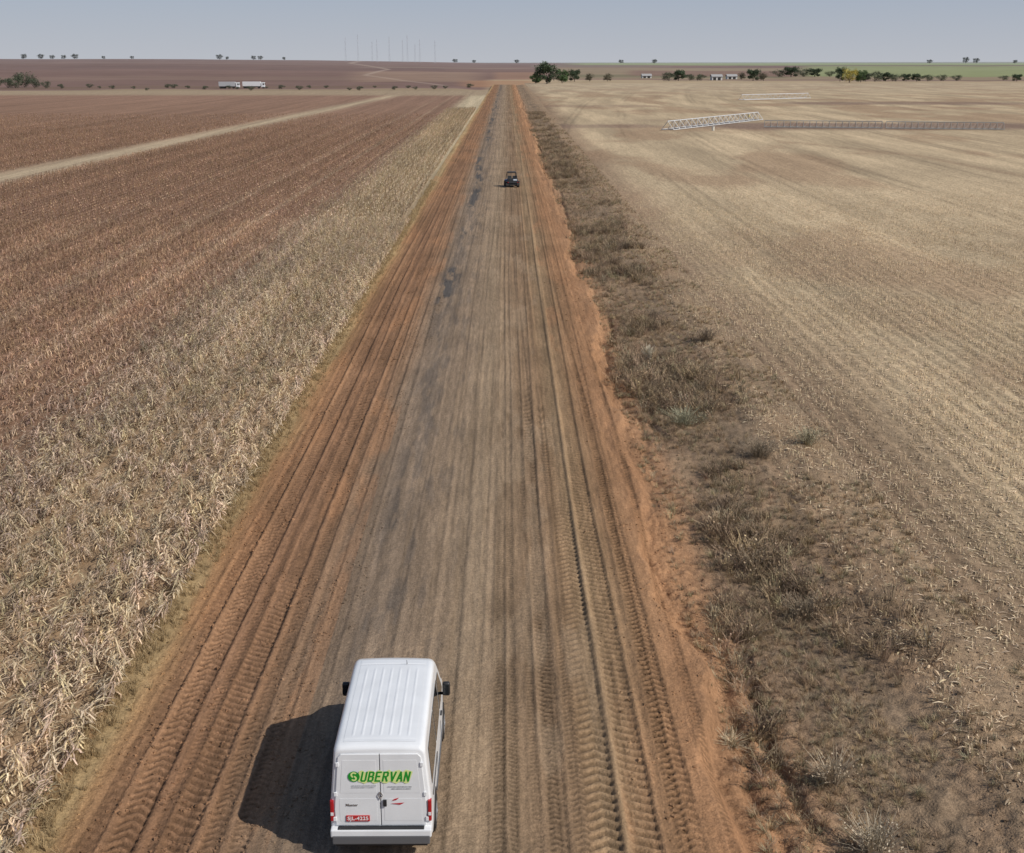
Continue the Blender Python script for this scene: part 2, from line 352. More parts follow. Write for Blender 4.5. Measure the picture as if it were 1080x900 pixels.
def weed(n, hgt, spread, c, wd=.012, leaf=0):
    p = P()
    for i in range(n):
        an = U(0, 6.28); r = U(0, spread); dx, dy = math.cos(an), math.sin(an); h = hgt*U(.45, 1)
        b = Vector((dx*r*.3, dy*r*.3, -.03)); m_ = Vector((dx*r*.6+U(-.04, .04), dy*r*.6+U(-.04, .04), h*.6)); t = Vector((dx*r*1.1+U(-.1, .1), dy*r*1.1+U(-.1, .1), h))
        cc = jit(c, .35)
        p.ribbon([b, m_, t], [wd, wd, wd*.5], (-dy+U(-.4, .4), dx, U(-.3, .3)), jit(cc, .1), cc)
        for k in range(leaf):
            q = m_.lerp(t, R())+Vector((U(-.05, .05), U(-.05, .05), U(-.04, .04))); s_ = U(.012, .03)
            a = Vector((U(-1, 1), U(-1, 1), U(-1, 1))).normalized()*s_; b2 = Vector((U(-1, 1), U(-1, 1), U(-1, 1))).normalized()*s_
            p.quad([q-a, q+b2, q+a, q-b2], jit(cc, .3))
    return p.done()
def scatter(name, protos, pos, scale, tint, m, kind='stuff', tilt=.12, lean=(0, 0), aspread=2*PI):
    n = len(pos); pick = rng.integers(0, len(protos), n); Vs = []; Qs = []; Cs = []; off = 0
    for k, (v, q, c) in enumerate(protos):
        sel = np.where(pick == k)[0]
        if not len(sel): continue
        a = (rng.random(len(sel))-.5)*aspread; ca, sa = np.cos(a), np.sin(a); s = scale[sel]
        tx = (rng.random(len(sel))-.5)*2*tilt+lean[0]; ty = (rng.random(len(sel))-.5)*2*tilt+lean[1]
        x = v[None, :, 0]*ca[:, None]-v[None, :, 1]*sa[:, None]; y = v[None, :, 0]*sa[:, None]+v[None, :, 1]*ca[:, None]
        z = np.broadcast_to(v[None, :, 2], x.shape)
        x = x+z*tx[:, None]; y = y+z*ty[:, None]
        z = z/np.sqrt(1+tx**2+ty**2)[:, None]
        W = np.stack([x, y, z], -1)*s[:, None, None]+pos[sel][:, None, :]
        Vs.append(W.reshape(-1, 3)); Cs.append((c[None]*tint[sel][:, None, :]).reshape(-1, 3))
        Qs.append((q[None]+(np.arange(len(sel))*len(v))[:, None, None]+off).reshape(-1, 4)); off += len(sel)*len(v)
    o = np_mesh(name, np.concatenate(Vs), np.concatenate(Qs), np.concatenate(Cs), m, False, kind)
    return o
def veg_mat(name, tr=.25):
    m = attr_mat(name, [((1, 1, 1), 14, .82, 1.18, 2)], 0, .8, spec=.15)
    n = m.node_tree; p = n.nodes['Principled BSDF']; out = [x for x in n.nodes if x.type == 'OUTPUT_MATERIAL'][0]
    t = n.nodes.new('ShaderNodeBsdfTranslucent'); mx = n.nodes.new('ShaderNodeMixShader'); mx.inputs[0].default_value = tr
    n.links.new(p.inputs['Base Color'].links[0].from_socket, t.inputs[0])
    n.links.new(p.outputs[0], mx.inputs[1]); n.links.new(t.outputs[0], mx.inputs[2]); n.links.new(mx.outputs[0], out.inputs[0])
    return m
M_leaf = veg_mat('dry_leaf'); M_twig = veg_mat('dry_twig', .1)
LPALE = (.645, .54, .385); SPALE = (.49, .385, .25); LBR = (.52, .365, .25); SBR = (.32, .205, .13)
cornA = [corn(U(.8, 1.1), 14, LPALE, SPALE) for _ in range(8)]
cornB = [corn(U(.45, .7), 7, LBR, SBR, wm=1.05) for _ in range(6)]
cornAl = [corn(U(.85, 1.1), 5, LPALE, SPALE, True, 1.15) for _ in range(4)]
cornBl = [corn(U(.45, .7), 3, LBR, SBR, True, 1.15) for _ in range(4)]
def rowpts(x0, x1, d0, d1, rs, ps, jx=.08, lim=True, keep=1.0):
    xs = np.arange(x0, x1, rs); ys = np.arange(d0, d1, ps)
    X, Y = np.meshgrid(xs, ys); X = X.ravel(); Y = Y.ravel()
    X = X+(rng.random(len(X))-.5)*2*jx; Y = Y+(rng.random(len(Y))-.5)*ps
    ok = np.abs(X) < .44*Y+6
    ok &= rng.random(len(X)) < keep
    return X[ok], Y[ok]
def tint(n, lo=.75, hi=1.2, X=None, Y=None, warm=0):
    t = lo+(hi-lo)*rng.random(n)
    if X is not None: t = t*(.8+.4*fbm(X*.35, Y*.12, 101, 3))
    c = np.stack([t, t*(1-warm*rng.random(n)), t*(1-1.6*warm*rng.random(n))], -1); return c
def z_l(X, Y): return lz(X, Y)-.02
def bound(X, n): return -15.4-4.8*rng.random(n)
def rowtone(X, Y, rs, lo, hi): return (lo+(hi-lo)*vn(np.round(X/rs)*3.1, Y*.015, 112))[:, None]
X, Y = rowpts(-21.7, -9.75, 14, 120, .85, .15, .10)
k = (X+1.5*(vn(Y*.1, X*0, 51)-.5)) > bound(X, len(X)); X, Y = X[k], Y[k]
pos = np.stack([X, Y, z_l(X, Y)], -1)
scatter('pale_corn_crop', cornA, pos, (.66+.40*rng.random(len(X)))*(.85+.3*fbm(X*.5, Y*.15, 131, 3)), tint(len(X), .70, 1.18, X, Y, .12)*rowtone(X, Y, .85, .66, 1.30), M_leaf, tilt=.45, lean=(.08, -.55), aspread=1.1)
X, Y = rowpts(-21.5, -9.75, 120, 420, .85, .38, .10); k = X > bound(X, len(X)); X, Y = X[k], Y[k]
pos = np.stack([X, Y, z_l(X, Y)], -1)
scatter('pale_corn_crop', cornAl, pos, .75+.5*rng.random(len(X)), tint(len(X), .85, 1.2, X, Y, .08)*rowtone(X, Y, .85, .85, 1.15), M_leaf, tilt=.35, lean=(.1, -.3), aspread=1.6)
def notpath(X, Y): return np.abs(X-path_x(Y)) > 3.2+1.2*rng.random(len(X))
def brn(X, Y, name, protos):
    pos = np.stack([X, Y, z_l(X, Y)], -1)
    br = (ss(-15.5, -24, X)[:, None]); tn = tint(len(X), .68, 1.22, X, Y, .10)*(1+(1-br)*np.array((.22, .45, .65)))
    hl = np.exp(-((X+24.5)/.5)**2)+np.exp(-((X+30)/.5)**2)+.6*np.exp(-((X+38.8)/.5)**2)
    tn = tn*(1+hl[:, None]*np.array((.25, .40, .5)))
    rowt = .72+.55*vn(np.round(X/.9)*3.7, Y*.01, 111); tn = tn*rowt[:, None]
    scatter(name, protos, pos, .72+.38*rng.random(len(X)), tn, M_leaf, tilt=.35, aspread=1.8)
X, Y = rowpts(-70, -15.8, 28, 120, .9, .18, .05, keep=.90); brn(X, Y, 'brown_corn_crop', cornB)
X, Y = rowpts(-170, -17.5, 120, 380, .9, .5, .05, keep=1)
k = notpath(X, Y) & (rng.random(len(X)) < 1-.85*ss(190, 380, Y)); X, Y = X[k], Y[k]; brn(X, Y, 'brown_corn_crop', cornBl)
for o in bpy.data.objects:
    if o.name.startswith('pale_corn'): o['label'] = 'pale dusty strip of dry standing corn beside the left edge of the dirt road'+(' close by' if o.name == 'pale_corn_crop' else ' farther off'); o['category'] = 'crop'
    if o.name.startswith('brown_corn'): o['label'] = 'rust brown dry corn in long rows beyond the pale strip'+(', near part' if o.name == 'brown_corn_crop' else ', far part'); o['category'] = 'crop'
gr = [weed(16, .3, .22, (.42, .31, .17), .010) for _ in range(5)]
n = 3600; X = -9.5+.2*rng.standard_normal(n); Y = 14+150*rng.random(n)**1.6
pos = np.stack([X, Y, hz(X, Y)], -1)
o = scatter('dead_grass', gr, pos, .4+.7*rng.random(len(X)), tint(len(X), .7, 1.2), M_twig); o['label'] = 'low dead grass along the foot of the pale corn'; o['category'] = 'grass'
# verge weeds
wd_ = [weed(26, U(.4, .65), U(.35, .55), c, .011, 1) for c in ((.30, .225, .148), (.25, .19, .13), (.36, .275, .18), (.21, .165, .112), (.30, .26, .17))]
wg = [weed(34, U(.35, .5), .38, c, .012, 0) for c in ((.48, .38, .25), (.40, .31, .20), (.34, .31, .20), (.36, .26, .16))]
n = 42000; Y = 14+ (rng.random(n)**1.5)*400; X = 5.2+9.5*rng.random(n)
dens = (.16+.84*ss(.38, .58, fbm(X*.5, Y*.17, 121, 4)))*ss(5.5, 6.8, X+1.0*(vn(Y*.2, Y*0, 4)-.5))*(1-ss(9.0, 12.6, X+2.0*(vn(Y*.07, Y*0, 9)-.5)))
k = rng.random(n) < dens*.70; X, Y = X[k], Y[k]
pos = np.stack([X, Y, hz(X, Y)], -1)
clump = .40+.95*ss(.46, .68, fbm(X*.35, Y*.16, 125, 3))
o = scatter('dead_weeds', wd_, pos, clump*(.7+.6*rng.random(len(X))), tint(len(X), .7, 1.25, X, Y, .1), M_twig, tilt=.4); o['label'] = 'dead grey brown weeds filling the ditch right of the road'; o['category'] = 'weeds'
n = 21000; Y = 14+(rng.random(n)**1.5)*280; X = 5.2+8.2*rng.random(n); k = (fbm(X*.4, Y*.2, 141, 3) > .42) & (X > edge_x(Y)+.3*rng.random(n)); X, Y = X[k], Y[k]
o = scatter('dry_grass', wg, np.stack([X, Y, hz(X, Y)-.02], -1), .2+.5*rng.random(len(X)), tint(len(X), .6, 1.1, X, Y, .1), M_twig, tilt=.5); o['label'] = 'straw coloured grass mixed into the dead weeds of the verge'; o['category'] = 'grass'
# stubble + straw litter on the right
def straw():
    p = P(); c = jit((.66, .54, .37), .2)
    for i in range(3):
        a = U(0, 6.28); x, y = U(-.2, .2), U(-.2, .2)
        if R() < .4: p.ribbon([(x, y, 0), (x+U(-.04, .04), y, U(.08, .18))], [.018, .012], (math.cos(a), math.sin(a), 0), c, c)
        else:
            L = U(.10, .28); p.ribbon([(x, y, .012), (x+math.cos(a)*L/2, y+math.sin(a)*L/2, .035), (x+math.cos(a)*L, y+math.sin(a)*L, .01)], [.012, .036, .012], (-math.sin(a), math.cos(a), U(-.3, .3)), jit(c), c)
    return p.done()
st_ = [straw() for _ in range(8)]
n = 145000; Y = 22+160*rng.random(n)**.75; X = 10.5+rng.random(n)*(.44*Y-3)
k = (X < .44*Y+5) & (rng.random(n) < (1-.5*near_soil(X, Y))*(ss(.3, .55, fbm(X*.5, Y*.12, 151, 3))*.75+.25)*(1-ss(100, 175, Y)))
X, Y = X[k], Y[k]; X = np.where(rng.random(len(X)) < .55, np.round(X/.9)*.9+.10*rng.standard_normal(len(X)), X)
zz = np.where(X < 13.2, hz(X, Y), rz(X, Y))
o = scatter('straw_stubble', st_, np.stack([X, Y, zz], -1), .6+.8*rng.random(len(X)), tint(len(X), .6, 1.2, X, Y, .08), M_twig); o['label'] = 'cut straw stubble scattered over the harvested right hand field'; o['category'] = 'stubble'
# clods
def clod():
    p = P(); pts = []
    for z in (-.4, .35):
        for a in range(4): an = a*PI/2+U(-.35, .35); r = U(.6, 1)*(1 if z < 0 else .7); pts.append(Vector((math.cos(an)*r, math.sin(an)*r, z*U(.7, 1.2))))
    c = (1, 1, 1)
    p.quad([pts[i] for i in (4, 5, 6, 7)], c)
    for i in range(4): j = (i+1) % 4; p.quad([pts[i], pts[j], pts[j+4], pts[i+4]], c)
    return p.done()
cl = [clod() for _ in range(8)]
n = 46000; Y = 14+80*rng.random(n)**1.5; X = np.where(rng.random(n) < .30, -9.2+5*rng.random(n), 2.5+16*rng.random(n)**.8)
k = (fbm(X*.7, Y*.3, 161, 3) > .42) & (X < .44*Y+3); X, Y = X[k], Y[k]
c = np.where((X < 13.2)[:, None], hc(X, Y), rc(X, Y))*(.72+.5*rng.random(len(X)))[:, None]
o = scatter('soil_clods', cl, np.stack([X, Y, np.where(X < 13.2, hz(X, Y), rz(X, Y))], -1), .014+.07*rng.random(len(X))**3, c, M_verge); o['label'] = 'small earth clods strewn along both sides of the road'; o['category'] = 'clods'
# ---------------------------------------------------------------- mesh builder for things
class MB:
    def __init__(s): s.bm = bmesh.new()
    def box(s, x0, x1, y0, y1, z0, z1, bev=0, M=None):
        r = bmesh.ops.create_cube(s.bm, size=1, matrix=Matrix.Translation(((x0+x1)/2, (y0+y1)/2, (z0+z1)/2)) @ Matrix.Diagonal((x1-x0, y1-y0, z1-z0, 1)))
        if bev: 
            es = list({e for v in r['verts'] for e in v.link_edges}); bmesh.ops.bevel(s.bm, geom=es, offset=bev, segments=2, affect='EDGES', profile=.6)
        return s
    def rod(s, a, b, r, r2=None, n=8):
        a, b = Vector(a), Vector(b); d = b-a; q = d.to_track_quat('Z', 'Y').to_matrix().to_4x4()
        bmesh.ops.create_cone(s.bm, cap_ends=True, segments=n, radius1=r, radius2=r if r2 is None else r2, depth=d.length, matrix=Matrix.Translation((a+b)/2) @ q); return s
    def poly(s, pts):
        f = s.bm.faces.new([s.bm.verts.new(p) for p in pts]); return f
    def slab(s, pts, off, bev=0):
        a = [s.bm.verts.new(p) for p in pts]; b = [s.bm.verts.new(Vector(p)+Vector(off)) for p in pts]; n = len(pts)
        fs = [s.bm.faces.new(a[::-1]), s.bm.faces.new(b)]
        for i in range(n): j = (i+1) % n; fs.append(s.bm.faces.new([a[i], a[j], b[j], b[i]]))
        bmesh.ops.recalc_face_normals(s.bm, faces=fs)
        if bev: bmesh.ops.bevel(s.bm, geom=list({e for f in fs for e in f.edges}), offset=bev, segments=2, affect='EDGES', profile=.6)
        return s
    def build(s, name, m, parent=None, smooth=False, label=None):
        me = bpy.data.meshes.new(name); s.bm.to_mesh(me); s.bm.free(); me.materials.append(m)
        if smooth: me.polygons.foreach_set('use_smooth', [True]*len(me.polygons))
        o = bpy.data.objects.new(name, me); COL.objects.link(o)
        if parent: o.parent = parent
        if label: o['label'] = label
        return o
def thing(name, label, cat, loc, rz_=0, group=None):
    o = bpy.data.objects.new(name, None); COL.objects.link(o); o.location = loc; o.rotation_euler = (0, 0, rz_)
    o['label'] = label; o['category'] = cat
    if group: o['group'] = group
    o.empty_display_size = .3
    return o
def dup(root, loc, rz_, label, group=None, sc=1):
    r = root.copy(); COL.objects.link(r); r.location = loc; r.rotation_euler = (0, 0, rz_); r['label'] = label; r.scale = (sc, sc, sc) if not isinstance(sc, tuple) else sc
    if group: r['group'] = group
    elif 'group' in r: del r['group']
    for ch in list(root.children):
        c = ch.copy(); COL.objects.link(c); c.parent = r
        for g in ch.children: d = g.copy(); COL.objects.link(d); d.parent = c
    return r
# ---------------------------------------------------------------- VAN
M_white = mat('white_paint', (.76, .77, .78), .36, coat=.4, noise=.04, nscale=2)
M_black = mat('black_plastic', (.02, .02, .022), .5)
M_seam = mat('seam_grey', (.10, .10, .105), .6)
M_glass = mat('dark_glass', (.012, .015, .018), .06, spec=.8)
M_rub = mat('tyre_rubber', (.03, .028, .026), .85, noise=.2)
M_red = mat('red_lens', (.40, .01, .015), .15, coat=.5)
M_lens = mat('clear_lens', (.75, .75, .75), .15, coat=.5)
M_chr = mat('chrome', (.55, .55, .57), .25, 1)
M_rim = mat('steel_rim', (.45, .45, .46), .4, .7)
M_green = mat('green_vinyl', (.010, .28, .025), .4); M_yel = mat('yellow_green_vinyl', (.68, .78, .30), .4); M_txt = mat('grey_vinyl', (.26, .26, .27), .5)
M_swr = mat('red_vinyl', (.5, .02, .03), .4); M_plate = mat('red_plate', (.48, .03, .03), .4); M_wtxt = mat('white_lettering', (.8, .8, .8), .4)
M_grey = mat('grey_trim', (.11, .11, .115), .5)
van = thing('delivery_van', 'white passenger van driving away on the dirt road, green lettering on its rear doors', 'van', (-2.47, 20.95, -.01), .004)
def hw(z, base=1.0): return base-(max(0, z-1.05)/1.4)*.13
def section(y, zb, zt, base, r):
    pts = []
    for t in (0, .05, .2, .45, .7): z = zb+(zt-r-zb)*t; pts.append((hw(z, base)-(.05 if t == 0 else 0), z))
    wt = hw(zt-r, base)
    for k in range(7): a = k/6*PI/2; pts.append((wt-r+r*math.cos(a), zt-r+r*math.sin(a)))
    wi = wt-r
    for k in (.66, .33): pts.append((wi*k, zt+.022*(1-k*k)))
    half = pts; full = [(x, z) for x, z in half]+[(0, zt+.022)]+[(-x, z) for x, z in half[::-1]]
    return [(x, y, z) for x, z in full]
stn = [(0.0, .42, 2.33, .955, .12), (.012, .41, 2.36, .975, .13), (.04, .40, 2.39, .99, .14), (.10, .38, 2.415, 1.0, .13), (.3, .36, 2.43, 1.0, .13), (1.8, .36, 2.45, 1.0, .13), (3.2, .36, 2.45, 1.0, .13), (3.5, .36, 2.44, 1.0, .14),
       (3.68, .36, 2.40, 1.0, .16), (3.8, .36, 2.32, 1.0, .18), (4.15, .36, 1.97, 1.0, .16), (4.5, .36, 1.60, .99, .14), (4.68, .36, 1.42, .985, .12), (4.8, .36, 1.34, .98, .12), (5.1, .34, 1.22, .96, .14), (5.35, .32, 1.08, .92, .16), (5.47, .32, .92, .86, .16), (5.52, .34, .75, .80, .12)]
b = bmesh.new(); rings = [[b.verts.new(p) for p in section(*s)] for s in stn]
for r0, r1 in zip(rings, rings[1:]):
    n = len(r0)
    for i in range(n): j = (i+1) % n; b.faces.new([r0[i], r0[j], r1[j], r1[i]])
b.faces.new(rings[0]); b.faces.new(rings[-1][::-1]); bmesh.ops.recalc_face_normals(b, faces=b.faces)
mb = MB(); mb.bm.free(); mb.bm = b; body = mb.build('body', M_white, van, True)
sm = body.modifiers.new('edges', 'EDGE_SPLIT'); sm.split_angle = math.radians(38)
xs = np.arange(-.70, .701, .0125); ys = np.concatenate([np.linspace(.16, .42, 12), np.linspace(.45, 3.2, 30), np.linspace(3.22, 3.5, 12)])
X, Y = np.meshgrid(xs, ys)
rib = np.zeros_like(X)
for c0 in (-.54, -.36, -.18, 0, .18, .36, .54): rib = np.maximum(rib, (1-ss(.010, .032, np.abs(X-c0))))
rib *= ss(.32, .42, Y)*(1-ss(3.0, 3.1, Y))*(1-.9*np.exp(-((Y-1.25)/.05)**2))*(1-.9*np.exp(-((Y-2.15)/.05)**2))
z0 = np.interp(Y, [.1, .3, 1.8, 3.2, 3.5], [2.415, 2.43, 2.45, 2.45, 2.44])+.022*(1-(X/.73)**2)+.006
seam = np.exp(-((Y-3.30)/.012)**2)*.020+np.exp(-((Y-.24)/.012)**2)*.008
Z = z0+rib*.006-seam; nx, ny = len(xs), len(ys); ii = np.arange(nx*ny).reshape(ny, nx)
Q = np.stack([ii[:-1, :-1], ii[:-1, 1:], ii[1:, 1:], ii[1:, :-1]], -1).reshape(-1, 4)
np_mesh('roof', np.stack([X, Y, Z], -1).reshape(-1, 3), Q, None, M_white, True, None, van)
for s in (-1, 1):
    def px(x, z): return (s*x, -.002, z)
    d = MB().slab([px(.008, .70), px(.88, .70), px(.90, 1.05), px(.80, 2.20), px(.74, 2.27), px(.008, 2.27)], (0, -.022, 0), .010).build('rear_door', M_white, van)
    MB().slab([(s*.07, -.024, 1.42), (s*.78, -.024, 1.42), (s*.715, -.024, 2.14), (s*.07, -.024, 2.14)], (0, -.003, 0), .0014).build('pressed_panel', M_white, d)
    MB().slab([(s*.07, -.024, .80), (s*.80, -.024, .80), (s*.80, -.024, 1.30), (s*.07, -.024, 1.30)], (0, -.003, 0), .0014).build('pressed_panel', M_white, d)
    for z in (.85, 1.4, 2.05): x = np.interp(z, [1.05, 2.2], [.90, .80]); MB().box(s*x-.03, s*x+.03, -.045, -.018, z-.045, z+.045, .008).build('hinge', M_white, d)
    if s > 0:
        MB().box(.05, .12, -.065, -.030, 1.14, 1.28, .01).build('handle', M_black, d)
        MB().slab([(.20, -.034, 1.19), (.38, -.034, 1.165), (.46, -.034, 1.21), (.34, -.034, 1.20)], (0, -.003, 0)).build('swoosh_mark', M_swr, d)
        MB().slab([(.22, -.034, 1.25), (.31, -.034, 1.27), (.36, -.034, 1.32), (.27, -.034, 1.295)], (0, -.003, 0)).build('swoosh_mark', M_swr, d)
    lx0, lx1 = (.915, .987) if s > 0 else (-.987, -.915)
    l = MB().box(lx0, lx1, -.045, .07, .80, 1.26, .02).build('tail_light', M_red, van)
    MB().box(lx0+.008, lx1-.008, -.050, -.04, .93, 1.00, .004).build('reversing_lamp', M_lens, l)
MB().box(-.004, .004, -.018, -.012, .70, 2.27).build('door_seal', M_seam, van)
bmp = MB().box(-.985, .985, -.15, .05, .50, .67, .03).build('rear_bumper', M_white, van)
MB().box(-.84, .84, -.13, -.02, .671, .684, .004).build('bumper_step', M_black, bmp)
MB().box(-.95, .95, -.165, .02, .36, .545, .02).build('lower_insert', M_grey, bmp)
MB().box(-.9, .9, -.10, .05, .28, .36, .02).build('underrun_bar', M_black, bmp)
pl = MB().box(-.68, -.22, -.045, -.028, .80, .93, .005).build('number_plate', M_plate, van)
def text(body_, size, loc, m, parent, name, bold=0, shear=0, ext=.0015, sx=1, sp=1.06):
    cu = bpy.data.curves.new(name, 'FONT'); cu.body = body_; cu.size = size; cu.align_x = 'CENTER'; cu.align_y = 'CENTER'; cu.offset = bold; cu.shear = shear; cu.extrude = ext
    cu.space_character = sp
    o = bpy.data.objects.new('tmp', cu); COL.objects.link(o); dg = bpy.context.evaluated_depsgraph_get(); dg.update()
    me = bpy.data.meshes.new_from_object(o.evaluated_get(dg)); bpy.data.objects.remove(o); me.name = name
    me.materials.clear(); me.materials.append(m)
    me.transform(Matrix.Diagonal((sx, 1, 1, 1)))
    t = bpy.data.objects.new(name, me); COL.objects.link(t); t.rotation_euler = (PI/2, 0, 0); t.location = loc; t.parent = parent
    return t
text('SJL-4225', .11, (-.45, -.0475, .865), M_wtxt, pl, 'plate_lettering', .002)
top_ = [(-.40+1.04*i/16, 1.905+.03*math.sin(i*2.3)+.012*i/16) for i in range(17)]; bot_ = [(-.42+.98*i/16, 1.655+.025*math.sin(i*1.9+1)) for i in range(17)]
bm_ = MB()
for i in range(16): bm_.poly([(bot_[i][0], -.0360, bot_[i][1]), (bot_[i+1][0], -.0360, bot_[i+1][1]), (top_[i+1][0], -.0360, top_[i+1][1]), (top_[i][0], -.0360, top_[i][1])])
bmesh.ops.remove_doubles(bm_.bm, verts=bm_.bm.verts, dist=.0005); bm_.build('logo_backing', M_yel, van)
# block lettering drawn stroke by stroke: heavy slanted capitals
STK = {'U': [[(0, 1), (0, .12), (.12, 0), (.48, 0), (.6, .12), (.6, 1)]], 'B': [[(0, 0), (0, 1), (.45, 1), (.56, .88), (.56, .64), (.44, .52), (0, .52)], [(.44, .52), (.6, .40), (.6, .12), (.48, 0), (0, 0)]],
       'E': [[(.58, 1), (0, 1), (0, 0), (.58, 0)], [(0, .52), (.48, .52)]], 'R': [[(0, 0), (0, 1), (.46, 1), (.58, .88), (.58, .62), (.46, .50), (0, .50)], [(.28, .50), (.6, 0)]],
       'V': [[(0, 1), (.32, 0), (.64, 1)]], 'A': [[(0, 0), (.32, 1), (.64, 0)], [(.12, .30), (.52, .30)]], 'N': [[(0, 0), (0, 1), (.58, 0), (.58, 1)]]}
def block(word, x0, z0, hgt, wid, y, m, name, th, shear):
    m_ = MB(); x = x0; k_ = 0
    for ch in word:
        for st in STK[ch]:
            for (a, b_) in zip(st, st[1:]):
                p, q = Vector((a[0]*wid, a[1]*hgt)), Vector((b_[0]*wid, b_[1]*hgt)); d = (q-p).normalized(); nn = Vector((-d.y, d.x))*th/2; d = d*th*.42; k_ += 1; yy = y-.00006*k_
                m_.poly([(x+c.x+shear*c.y, yy, z0+c.y) for c in (p-d-nn, q+d-nn, q+d+nn, p-d+nn)])
        x += wid*.64+th*1.55
    m_.build(name, m, van)
block('UBERVAN', -.365, 1.695, .19, .135, -.0385, M_green, 'logo_lettering', .034, .22)
def ring(r0, r1, a0, a1, cx, cz, y, n=20):
    m_ = MB()
    for i in range(n):
        a, b_ = a0+(a1-a0)*i/n, a0+(a1-a0)*(i+1)/n
        m_.poly([(cx+r*math.cos(t)*1.0, y, cz+r*math.sin(t)) for r, t in ((r0, a), (r1, a), (r1, b_), (r0, b_))])
    bmesh.ops.remove_doubles(m_.bm, verts=m_.bm.verts, dist=.0005)
    return m_
ring(.0, .115, 0, 6.283, -.50, 1.79, -.0385, 28).build('logo_emblem', M_green, van)
ring(.030, .062, .5, 4.4, -.50, 1.828, -.0395).build('logo_emblem', M_yel, van)
ring(.026, .058, -2.6, 1.5, -.50, 1.752, -.0397).build('logo_emblem', M_yel, van)
for zz_, x0, x1, hh in ((1.585, -.56, -.06, .008), (1.545, -.56, -.10, .008), (1.56, .14, .62, .010), (1.515, .22, .60, .010)):
    x = x0; pts = []
    while x < x1: pts.append((x, U(.3, 1))); x += .018
    m_ = MB()
    for (xa, ka), (xb, kb) in zip(pts, pts[1:]): m_.poly([(xa, -.0345, zz_-hh*ka), (xb, -.0345, zz_-hh*kb), (xb, -.0345, zz_+hh*kb), (xa, -.0345, zz_+hh*ka)])
    bmesh.ops.remove_doubles(m_.bm, verts=m_.bm.verts, dist=.0005)
    m_.build('small_print', M_txt, van)
dm = MB()
for (a, b_) in (((0, .08), (.04, 0)), ((.04, 0), (0, -.08)), ((0, -.08), (-.04, 0)), ((-.04, 0), (0, .08))): dm.rod((.0+a[0], -.045, 1.38+a[1]), (b_[0], -.045, 1.38+b_[1]), .009)
dm.build('badge', M_chr, van)
text('Master', .08, (-.56, -.034, 1.16), M_chr, van, 'model_lettering', .001)
for s in (-1, 1):
    def sp(y, z, o=.004): return (s*(hw(z)+o), y, z)
    for (y0, y1, y2, y3, nm) in ((.45, 1.95, 1.95, .50, 'side_window'), (2.05, 3.30, 3.30, 2.05, 'side_window')):
        MB().slab([sp(y0, 1.32), sp(y1, 1.32), sp(y2, 2.08), sp(y3, 2.08)], (s*.006, 0, 0), .003).build(nm, M_glass, van)
    MB().slab([sp(3.42, 1.30), sp(4.42, 1.30), sp(4.30, 1.46), sp(3.78, 2.02), sp(3.42, 2.02)], (s*.006, 0, 0), .003).build('door_window', M_glass, van)
    for y in ((3.36, 4.50, 1.99) if s > 0 else (3.36, 4.50)): MB().box(s*1.0-.003, s*1.0+.003, y-.006, y+.006, .5, 1.05).build('door_seam', M_black, van)
    if s > 0: MB().box(.997, 1.010, .4, 1.96, 1.10, 1.13).build('sliding_rail', M_black, van)
    MB().box(s*1.008-.014, s*1.008+.014, 1.45, 3.9, .52, .64, .008).build('rub_strip', M_grey, van)
    MB().box(s*1.005-.02, s*1.005+.02, 3.45, 3.62, 1.12, 1.16, .008).build('door_handle', M_black, van)
    mr = MB().box(min(s*1.03, s*1.20), max(s*1.03, s*1.20), 3.74, 3.86, 1.44, 1.76, .045).build('wing_mirror', M_black, van, True)
    MB().rod((s*.94, 3.92, 1.42), (s*1.08, 3.80, 1.48), .035).build('mirror_arm', M_black, mr)
    MB().box(min(s*1.05, s*1.18), max(s*1.05, s*1.18), 3.732, 3.74, 1.49, 1.72).build('mirror_glass', M_glass, mr)
    hl = MB().slab([(s*.52, 5.42, .93), (s*.86, 5.30, .93), (s*.90, 5.12, 1.14), (s*.6, 5.28, 1.12)], (0, .05, .02), .01).build('headlight', M_lens, van)
    for y in (.98, 4.45):
        a = MB().rod((s*.93, y, .40), (s*1.006, y, .40), .44, n=28).build('wheel_arch', M_black, van)
        wh = MB().rod((s*.80, y, .345), (s*1.02, y, .345), .345, n=28).build('wheel', M_rub, van, False)
        r_ = MB(); r_.rod((s*1.0, y, .345), (s*1.026, y, .345), .21, n=20); r_.rod((s*1.02, y, .345), (s*1.045, y, .345), .06, n=12)
        for k in range(5): a_ = k*2*PI/5; r_.rod((s*1.03, y+.14*math.cos(a_), .345+.14*math.sin(a_)), (s*1.036, y+.14*math.cos(a_), .345+.14*math.sin(a_)), .025)
        r_.build('rim', M_rim, wh)
MB().slab([(-.80, 4.585, 1.525), (.80, 4.585, 1.525), (.70, 3.86, 2.275), (-.70, 3.86, 2.275)], (0, .018, .02), .006).build('windscreen', M_glass, van)
MB().slab([(-.45, 5.44, .98), (.45, 5.44, .98), (.40, 5.505, .80), (-.40, 5.505, .80)], (0, .03, .01), .006).build('grille', M_black, van)
MB().box(-.84, .84, 5.40, 5.58, .34, .62, .05).build('front_bumper', M_grey, van)
MB().rod((.3, 3.3, 2.46), (.3, 3.22, 2.60), .008, .004).build('aerial', M_black, van)
